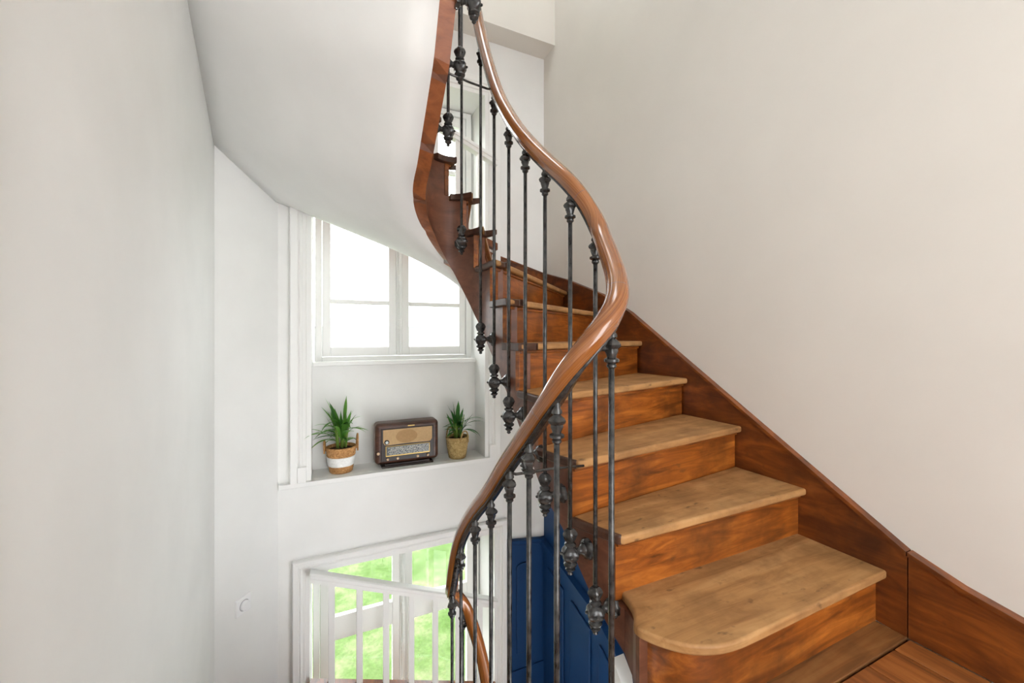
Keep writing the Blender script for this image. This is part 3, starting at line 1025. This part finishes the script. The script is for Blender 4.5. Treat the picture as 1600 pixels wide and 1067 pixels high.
# ferrule, origin at the bracket height
fer_prof = [(0.003, -0.062), (0.0065, -0.058), (0.0045, -0.053), (0.0105, -0.048), (0.0125, -0.044), (0.0075, -0.039), (0.0155, -0.033), (0.0165, -0.028), (0.0115, -0.023),
            (0.0165, -0.017), (0.0215, -0.006), (0.0215, 0.004), (0.0165, 0.013), (0.0095, 0.019), (0.0140, 0.023), (0.0140, 0.027), (0.0085, 0.031),
            (0.0115, 0.036), (0.0150, 0.048), (0.0155, 0.056), (0.0120, 0.064), (0.0075, 0.069)]
bm = bmesh.new(); add_lathe(bm, fer_prof, 20, lambda k, a, z: 1 + (0.14 * math.cos(4 * a) if -0.02 < z < 0.015 else (0.17 * math.cos(4 * a + PI / 4 + z * 40) if z > 0.033 else 0)))
for k in range(4):   # little scrolls on the two swellings
    a = PI / 2 * k + PI / 4
    for zz, rr, sz in ((-0.001, 0.0205, 0.005), (0.052, 0.0145, 0.0045)):
        mt = Matrix.Translation((rr * math.cos(a), rr * math.sin(a), zz))
        bmesh.ops.create_icosphere(bm, subdivisions=1, radius=sz, matrix=mt)
bmesh.ops.recalc_face_normals(bm, faces=bm.faces)
FERM = bpy.data.meshes.new('ferrule'); bm.to_mesh(FERM); bm.free(); FERM.materials.append(M['iron'])
# bracket: arm and rosette along +X, origin on the baluster axis
bm = bmesh.new()
prof = [(0.013, 0.012), (0.0105, 0.018), (0.0085, 0.024), (0.0085, 0.030), (0.012, 0.036), (0.016, 0.040), (0.0165, 0.044), (0.0215, 0.047), (0.0255, 0.051), (0.0265, 0.055), (0.0265, 0.062)]
add_lathe(bm, prof, 20, lambda k, a, z: 1 + (0.04 * math.cos(10 * a) if z > 0.046 else 0))
bmesh.ops.rotate(bm, verts=bm.verts, cent=(0, 0, 0), matrix=Matrix.Rotation(PI / 2, 3, 'Y'))
bmesh.ops.recalc_face_normals(bm, faces=bm.faces)
BRAM = bpy.data.meshes.new('rosette_bracket'); bm.to_mesh(BRAM); bm.free(); BRAM.materials.append(M['iron'])
for me in (CAPM, FERM, BRAM):
    for p in me.polygons: p.use_smooth = True
    me.set_sharp_from_angle(angle=math.radians(38))
R_SH = 0.0064


def baluster(u, v, zt, zb, d, big=1.0):
    loc = Vector((u, v, zb)) - RL
    bm = bmesh.new()
    n = 10
    add_lathe(bm, [(R_SH * big, 0.03), (R_SH * big, zt - zb - 0.07 * big)], 12)
    for f in bm.faces: f.smooth = len(f.verts) == 4
    b = obj('baluster', bm, M['iron'], railing, loc)
    c = obj('capital', CAPM, None, b, (0, 0, zt - zb)); c.scale = (big, big, big); c.rotation_euler.z = random.uniform(0, 1.5)
    f_ = obj('ferrule', FERM, None, b, (0, 0, 0), 0.4); f_.scale = (1.22, 1.22, 1.05)
    r_ = obj('rosette_bracket', BRAM, None, b, (0, 0, 0), math.atan2(d.y, d.x)); r_.scale = (1.05, 1.15, 1.15)
    return b


for k, (u, v, zt, zb, d) in BAL.items():
    if k == 'L': continue
    baluster(u, v, zt, zb, d)
u, v, zt, zb, d = BAL['L']
bl = baluster(u, v, zt, zb, d, 1.0)
bm = bmesh.new(); add_tube(bm, [(0, 0, zt - zb - 0.035), (-0.03, 0.012, zt - zb - 0.032), (-0.045, 0.02, zt - zb - 0.02)], 0.008, 8)
obj('side_arm', bm, M['iron'], bl, smooth=True)
# tie rods across the well
for pts in ([(0.455, 1.005, 0.575), (0.458, 1.005, 0.553), (0.475, 1.008, 0.545), (0.60, 1.02, 0.54), (0.715, 1.03, 0.53)],
            [(0.612, 1.53, 1.955), (0.606, 1.528, 1.932), (0.59, 1.52, 1.925), (0.50, 1.48, 1.905), (0.395, 1.43, 1.885)]):
    bm = bmesh.new(); add_tube(bm, [Vector(p) - RL for p in pts], 0.0042, 8)
    obj('tie_rod', bm, M['iron'], railing, smooth=True)

# ------------------------------------------------------------------ white slatted guards before the windows
def guard(dz, label, grp):
    g = empty('window_guard', (0.53, 2.89, -1.55 + dz))
    tag(g, label, 'guard rail', grp)
    L = Vector((0.53, 2.89, -1.55))
    zt = lambda u: -0.58 - (u + 0.09) * 0.408
    zb = lambda u: -1.29 - (u + 0.09) * 0.372
    us = [-0.095, 0.4, 0.8, 1.195]
    bm = bmesh.new()
    prof = [(-0.03, -0.062), (0.03, -0.062), (0.03, -0.035), (0.036, -0.03), (0.036, -0.008), (0.026, 0.0), (-0.026, 0.0), (-0.036, -0.008), (-0.036, -0.03), (-0.03, -0.035)]
    add_hull(bm, [(us[0] - L.x, y, zt(us[0]) + z - L.z) for y, z in prof], [(us[-1] - L.x, y, zt(us[-1]) + z - L.z) for y, z in prof])
    obj('top_rail', bm, M['white_paint'], g)
    bm = bmesh.new()
    add_hull(bm, [(us[0] - L.x, y, zb(us[0]) + z - L.z) for y, z in ((-0.03, -0.05), (0.03, -0.05), (0.03, 0.0), (-0.03, 0.0))],
             [(us[-1] - L.x, y, zb(us[-1]) + z - L.z) for y, z in ((-0.03, -0.05), (0.03, -0.05), (0.03, 0.0), (-0.03, 0.0))])
    obj('bottom_rail', bm, M['wall_string'], g)
    for k in range(7):
        u = 0.03 + 0.1715 * k
        bm = bmesh.new()
        w = 0.02
        add_hull(bm, [(u - w - L.x, -0.013, zb(u - w) - L.z), (u + w - L.x, -0.013, zb(u + w) - L.z), (u + w - L.x, -0.013, zt(u + w) - 0.06 - L.z), (u - w - L.x, -0.013, zt(u - w) - 0.06 - L.z)],
                 [(u - w - L.x, 0.013, zb(u - w) - L.z), (u + w - L.x, 0.013, zb(u + w) - L.z), (u + w - L.x, 0.013, zt(u + w) - 0.06 - L.z), (u - w - L.x, 0.013, zt(u - w) - 0.06 - L.z)])
        obj('slat', bm, M['white_paint'], g, bevel=0.003)


guard(0.0, 'white raked wooden slat guard standing before the lower window', 'window guards')
guard(3.41, 'white raked wooden slat guard before the top of the upper window', 'window guards')

# ------------------------------------------------------------------ switch plate on the canted wall
k = 0.264 / (CH1 - CH0).length
p = CH0.lerp(CH1, k)
t = (CH0 - CH1).normalized()
sw = empty('light_switch', (p.x, p.y, -0.607))
sw.rotation_euler.z = math.atan2(t.y, t.x)
tag(sw, 'square white switch plate with a round dial on the canted wall', 'light switch')
SWM = flat('white_switch_plastic', (0.9, 0.9, 0.9, 1), 0.25)
obj('plate', box(-0.047, 0.047, -0.016, 0.0, -0.047, 0.047), SWM, sw, bevel=0.003)
bm = bmesh.new(); add_lathe(bm, [(0.031, 0.0), (0.031, 0.0012), (0.0, 0.0013)], 28)
bmesh.ops.rotate(bm, verts=bm.verts, cent=(0, 0, 0), matrix=Matrix.Rotation(PI / 2, 3, 'X'))
obj('dial_gap_shade', bm, flat('grey_gap_shade', (0.42, 0.42, 0.42, 1), 0.5), sw, (0, -0.016, 0))  # grey disc paints the shaded gap round the dial
bm = bmesh.new(); add_lathe(bm, [(0.027, 0.0), (0.027, 0.012), (0.024, 0.015), (0.0, 0.0152)], 24)
bmesh.ops.rotate(bm, verts=bm.verts, cent=(0, 0, 0), matrix=Matrix.Rotation(PI / 2, 3, 'X'))
obj('dial', bm, SWM, sw, (0, -0.016, 0), smooth=False)

# ------------------------------------------------------------------ radio
M['radio_wood'] = wood('radio_walnut', srgb(44, 26, 18), srgb(78, 48, 36), srgb(104, 70, 54), 0.35, (2, 12, 12), 0.45, 6)
M['radio_dark'] = flat('radio_dark_bezel', srgb(40, 28, 24), 0.4)
M['cloth'] = plaster('speaker_cloth', srgb(196, 164, 122), 0.06, 0.25, 60, 0.9)
M['cloth2'] = plaster('speaker_oval_cloth', srgb(178, 144, 102), 0.06, 0.25, 60, 0.9)  # slightly darker cloth tone for the speaker oval
M['dial'] = flat('dial_glass', srgb(84, 90, 94), 0.15)
M['dial_print'] = flat('dial_print', srgb(206, 208, 200), 0.5)
M['brass'] = flat('aged_brass', srgb(196, 164, 96), 0.35, 0.7)
M['knob'] = flat('cream_knob', srgb(222, 190, 156), 0.3)
rd = empty('radio', (0.54, 2.992, NZ0 + 0.002))
rd.scale = (1.06, 1.06, 1.04)
tag(rd, 'vintage brown wooden valve radio with cloth grille on the niche ledge', 'radio')
bm = box(-0.215, 0.215, 0.0, 0.125, 0.022, 0.305)
obj('cabinet', bm, M['radio_wood'], rd, bevel=0.028, seg=5)
obj('foot', box(-0.175, 0.175, -0.012, 0.10, 0.0, 0.014), M['radio_dark'], rd, bevel=0.005)
obj('foot_riser', box(-0.15, 0.15, 0.0, 0.09, 0.012, 0.024), M['radio_dark'], rd)
bz = obj('bezel', box(-0.178, 0.178, -0.006, 0.004, 0.045, 0.268), M['radio_dark'], rd, bevel=0.004)
bm = bmesh.new()
gr = [(-0.165, 0.262), (-0.165, 0.178), (-0.155, 0.160), (-0.14, 0.157), (0.0, 0.160), (0.14, 0.157), (0.155, 0.160), (0.165, 0.178), (0.165, 0.262)]
add_hull(bm, [(x, -0.010, z) for x, z in gr], [(x, -0.004, z) for x, z in gr])
gl = obj('speaker_grille', bm, M['cloth'], rd)
bm = bmesh.new()
el = [(-0.01 + 0.072 * math.cos(2 * PI * i / 28), 0.210 + 0.046 * math.sin(2 * PI * i / 28)) for i in range(28)]
add_hull(bm, [(x, -0.0112, z) for x, z in el], [(x, -0.0095, z) for x, z in el])
obj('speaker_oval', bm, M['cloth2'], gl)
obj('dial_frame', box(-0.150, 0.150, -0.012, -0.004, 0.078, 0.150), M['brass'], rd, bevel=0.003)
dl = obj('tuning_dial', box(-0.144, 0.144, -0.0135, -0.006, 0.086, 0.146), M['dial'], rd)
bm = bmesh.new()
for r_ in range(6):
    z = 0.091 + r_ * 0.009
    x = -0.138 + random.uniform(0, 0.02)
    while x < 0.135:
        w = random.uniform(0.008, 0.03)
        if r_ in (2, 3, 4) and random.random() < 0.55:   # slanting station names
            s = 0.012
            add_hull(bm, [(x, -0.0145, z), (x + 0.004, -0.0145, z), (x + 0.004 + s, -0.0145, z + 0.010), (x + s, -0.0145, z + 0.010)], [(x, -0.0134, z), (x + 0.004, -0.0134, z), (x + 0.004 + s, -0.0134, z + 0.010), (x + s, -0.0134, z + 0.010)])
            x += 0.013
        else:
            add_box(bm, x, min(x + w, 0.14), -0.0145, -0.0134, z, z + 0.0025)
            x += w + random.uniform(0.003, 0.008)
tag(obj('dial_lettering', bm, M['dial_print'], dl), kind='stuff')
def knob(x, z, r, mat, nm):
    bm = bmesh.new(); add_lathe(bm, [(r, 0), (r, 0.010), (r * 0.8, 0.014), (0.001, 0.0145)], 18)
    bmesh.ops.rotate(bm, verts=bm.verts, cent=(0, 0, 0), matrix=Matrix.Rotation(PI / 2, 3, 'X'))
    return obj(nm, bm, mat, rd, (x, -0.004, z), smooth=True)
for x in (-0.135, -0.07, 0.065, 0.135):
    knob(x, 0.060, 0.0085, M['knob'], 'knob')
k_ = knob(-0.142, 0.178, 0.016, M['radio_dark'], 'tuning_eye')
bm = bmesh.new(); add_lathe(bm, [(0.010, 0), (0.010, 0.003), (0.001, 0.0032)], 16)
bmesh.ops.rotate(bm, verts=bm.verts, cent=(0, 0, 0), matrix=Matrix.Rotation(PI / 2, 3, 'X'))
obj('eye_glass', bm, flat('pale_glass', srgb(206, 214, 214), 0.1), k_, (0, -0.0135, 0))
knob(-0.196, 0.105, 0.010, M['knob'], 'knob').location.y = 0.0
obj('name_plate', box(0.0, 0.045, -0.001, 0.003, 0.275, 0.281), M['brass'], rd)

# ------------------------------------------------------------------ potted palms
M['weave'] = None
def weave_mat(name, a, b_, sc=55):
    m, n, l, b = new_mat(name, 0.8, 0.2)
    tc = n.new('ShaderNodeTexCoord')
    mp = n.new('ShaderNodeMapping'); mp.inputs['Rotation'].default_value = (0.5, 0.2, 0.3)
    l.new(tc.outputs['Object'], mp.inputs['Vector'])
    t = n.new('ShaderNodeTexNoise'); t.inputs['Scale'].default_value = sc; t.inputs['Detail'].default_value = 3; t.inputs['Distortion'].default_value = 1.2
    l.new(mp.outputs[0], t.inputs['Vector'])
    r = ramp(n, [(0.3, a), (0.65, b_)])
    l.new(t.outputs['Fac'], r.inputs['Fac']); l.new(r.outputs['Color'], b.inputs['Base Color'])
    bp = n.new('ShaderNodeBump'); bp.inputs['Strength'].default_value = 0.5; bp.inputs['Distance'].default_value = 0.004
    l.new(t.outputs['Fac'], bp.inputs['Height']); l.new(bp.outputs['Normal'], b.inputs['Normal'])
    return m
W_TAN = weave_mat('seagrass_tan', srgb(150, 104, 60), srgb(206, 158, 106))
W_OLIVE = weave_mat('seagrass_olive', srgb(142, 116, 70), srgb(196, 170, 118))
W_WHITE = weave_mat('seagrass_white', srgb(226, 226, 222), srgb(244, 244, 242))
SOIL = plaster('potting_soil', srgb(78, 58, 40), 0.3, 0.6, 40, 0.95)
def leaf_mat(name, a, b_):
    m, n, l, b = new_mat(name, 0.45, 0.4)
    tc = n.new('ShaderNodeTexCoord'); oi = n.new('ShaderNodeObjectInfo')
    r = ramp(n, [(0.0, a), (1.0, b_)])
    l.new(oi.outputs['Random'], r.inputs['Fac']); l.new(r.outputs['Color'], b.inputs['Base Color'])
    b.inputs['Subsurface Weight'].default_value = 0.0
    return m
LEAF1 = leaf_mat('palm_leaf_fresh', srgb(48, 108, 34), srgb(112, 164, 66))
LEAF2 = leaf_mat('palm_leaf_deep', srgb(22, 78, 24), srgb(64, 126, 44))
STEM = flat('palm_stem', srgb(128, 158, 70), 0.5)


def leaf_mesh(base, az, el, length, width, droop, fold=0.25):
    bm = bmesh.new()
    K = 8
    p = Vector(base); e = el
    L_, R_, Cn = [], [], []
    for k in range(K + 1):
        t = k / K
        d = Vector((math.cos(az) * math.cos(e), math.sin(az) * math.cos(e), math.sin(e)))
        side = Vector((-math.sin(az), math.cos(az), 0))
        up = side.cross(d)
        w = width * (math.sin(PI * min(1, t * 0.92 + 0.08)) ** 0.7) * (1 if t < 0.6 else 1 - ((t - 0.6) / 0.4) ** 2 * 0.9)
        Cn.append(bm.verts.new(p)); L_.append(bm.verts.new(p + side * w - up * w * -fold)); R_.append(bm.verts.new(p - side * w - up * w * -fold))
        p = p + d * (length / K)
        e -= droop / K
    for k in range(K):
        bm.faces.new([L_[k], Cn[k], Cn[k + 1], L_[k + 1]]); bm.faces.new([Cn[k], R_[k], R_[k + 1], Cn[k + 1]])
    return bm


def plant(loc, label, rt, rb, h, weave, band, leafm, nleaf, lh, seed, handles, toward=1, cap=0.2):
    rng = random.Random(seed)
    pt = empty('potted_palm', loc)
    tag(pt, label, 'potted plant', 'potted palms on the niche ledge')
    def rad(z): return rb + (rt - rb) * (z / h) ** 0.75
    prof = [(0.02, 0.0), (rb - 0.008, 0.0)]
    rows = 11
    for i in range(rows * 4 + 1):
        z = h * i / (rows * 4)
        prof.append((rad(z) + 0.003 * abs(math.sin(PI * i / 4)), z + 0.001))
    prof += [(rt - 0.006, h + 0.002), (rt - 0.012, h - 0.02), (0.01, h - 0.022)]
    bm = bmesh.new(); add_lathe(bm, prof, 28)
    bs = obj('basket', bm, weave, pt, smooth=True)
    if band:
        bm = bmesh.new()
        pr = [(rad(h * 0.28) - 0.002, h * 0.28)] + [(rad(h * (0.28 + 0.36 * i / 12)) + 0.004 + 0.002 * abs(math.sin(PI * i / 4)), h * (0.28 + 0.36 * i / 12)) for i in range(13)] + [(rad(h * 0.64) - 0.002, h * 0.64)]
        add_lathe(bm, pr, 28)
        obj('white_band', bm, W_WHITE, bs, smooth=True)
    bm = bmesh.new(); add_lathe(bm, [(rt - 0.013, h - 0.024), (rt - 0.013, h - 0.018), (0.03, h - 0.010), (0.001, h - 0.010)], 20)
    obj('soil', bm, SOIL, pt, smooth=True)
    for a, hh in handles:
        bm = bmesh.new()
        c = Vector((math.cos(a), math.sin(a), 0)); sd = Vector((-math.sin(a), math.cos(a), 0))
        pts = []
        for k in range(13):
            th = PI * k / 12
            pts.append(c * (rt + 0.006 + 0.004 * math.sin(th)) + sd * 0.034 * math.cos(th) + Vector((0, 0, h - 0.035 + (hh + 0.035) * math.sin(th) ** 0.7)))
        add_tube(bm, pts, 0.0058, 8)
        obj('handle', bm, weave, bs, smooth=True)
    for k in range(9):
        a = rng.uniform(0, 2 * PI); r0 = rng.uniform(0.0, 0.035)
        x, y = r0 * math.cos(a), r0 * math.sin(a)
        hs = rng.uniform(0.35, 0.6) * lh
        bm = bmesh.new(); add_tube(bm, [(x, y, h - 0.02), (x * 1.3, y * 1.3, h + hs * 0.5), (x * 1.8, y * 1.8, h + hs)], [0.0065, 0.006, 0.003], 6)
        obj('stem', bm, STEM, pt, smooth=True)
    for k in range(nleaf):
        a = rng.uniform(0, 2 * PI)
        inner = k < nleaf * 0.33
        r0 = rng.uniform(0.0, 0.03)
        zb = h + lh * (rng.uniform(0.05, 0.4) if not inner else rng.uniform(0.15, 0.45))
        el = rng.uniform(1.1, 1.5) if inner else rng.uniform(0.35, 1.15)
        ln = lh * (rng.uniform(0.45, 0.62) if inner else rng.uniform(0.5, 0.85))
        if math.sin(a) > 0.1 and not inner: ln *= 0.42      # the wall of the niche holds them back
        if math.cos(a) * toward > 0.15 and not inner: ln = min(ln, cap)
        bm = leaf_mesh((r0 * math.cos(a) * 1.4, r0 * math.sin(a) * 1.4, zb), a, el, ln, rng.uniform(0.009, 0.0155), rng.uniform(0.1, 0.5) if inner else rng.uniform(0.9, 1.9))
        obj('leaf', bm, leafm, pt, smooth=True)
    return pt


plant((0.093, 3.055, NZ0 + 0.002), 'palm in tan woven basket with white band, left of the radio', 0.098, 0.070, 0.175, W_TAN, True, LEAF1, 60, 0.35, 3, ((PI * 0.97, 0.045), (0.05, 0.075)), 1, 0.17)
plant((0.925, 3.03, NZ0 + 0.002), 'smaller palm in plain olive woven basket, right of the radio', 0.088, 0.062, 0.165, W_OLIVE, False, LEAF2, 42, 0.27, 11, ((-1.25, 0.055), (1.9, 0.055)), -1, 0.115)

# ------------------------------------------------------------------ OUTSIDE
def grass_mat():
    m, n, l, b = new_mat('lawn_grass', 0.9, 0.1)
    tc = n.new('ShaderNodeTexCoord')
    t = n.new('ShaderNodeTexNoise'); t.inputs['Scale'].default_value = 0.9; t.inputs['Detail'].default_value = 8; t.inputs['Roughness'].default_value = 0.7
    l.new(tc.outputs['Object'], t.inputs['Vector'])
    r = ramp(n, [(0.34, srgb(62, 86, 38)), (0.5, srgb(80, 99, 58)), (0.64, srgb(108, 112, 84))])
    l.new(t.outputs['Fac'], r.inputs['Fac'])
    t2 = n.new('ShaderNodeTexNoise'); t2.inputs['Scale'].default_value = 14; t2.inputs['Detail'].default_value = 6; t2.inputs['Roughness'].default_value = 0.75
    l.new(tc.outputs['Object'], t2.inputs['Vector'])
    r2 = ramp(n, [(0.3, (0.7, 0.7, 0.7, 1)), (0.7, (1.15, 1.15, 1.15, 1))])
    l.new(t2.outputs['Fac'], r2.inputs['Fac'])
    mx = n.new('ShaderNodeMix'); mx.data_type = 'RGBA'; mx.blend_type = 'MULTIPLY'; mx.inputs['Factor'].default_value = 1
    l.new(r.outputs['Color'], mx.inputs[6]); l.new(r2.outputs['Color'], mx.inputs[7])
    l.new(mx.outputs[2], b.inputs['Base Color'])
    return m


bm = bmesh.new()
N = 40
G = [[bm.verts.new((-30 + 60 * i / N, 3.46 + 50.5 * (j / N) ** 1.5, -4.2 + 0.12 * noise.noise((i * 0.4, j * 0.4, 0)))) for i in range(N + 1)] for j in range(N + 1)]
for j in range(N):
    for i in range(N):
        bm.faces.new([G[j][i], G[j][i + 1], G[j + 1][i + 1], G[j + 1][i]])
o = obj('lawn', bm, grass_mat(), smooth=True)
tag(o, 'bright green lawn seen through the lower window', 'lawn', kind='structure')
bm = bmesh.new()
G = []
for j in range(14):
    row = []
    for i in range(61):
        x = -500 + 1000 * i / 60
        y = 54 + 450 * (j / 13)
        z = -4.2 + (y - 54) / 450 * (13 + 9 * noise.noise((x * 0.003, 1.3, 0)) + 2 * noise.noise((x * 0.012, 4.1, 0))) + (1.5 * noise.noise((x * 0.03, y * 0.02, 2)) if j else 0)
        row.append(bm.verts.new((x, y, z)))
    G.append(row)
for j in range(13):
    for i in range(60):
        bm.faces.new([G[j][i], G[j][i + 1], G[j + 1][i + 1], G[j + 1][i]])
o = obj('hills', bm, plaster('haze_coloured_fields', (0.086, 0.094, 0.088, 1), 0.18, 0, 0.02, 0.95), smooth=True)  # distance haze is put into the flat grey field colour
tag(o, 'pale hazy fields and hills far beyond the upper window', 'hills', kind='structure')
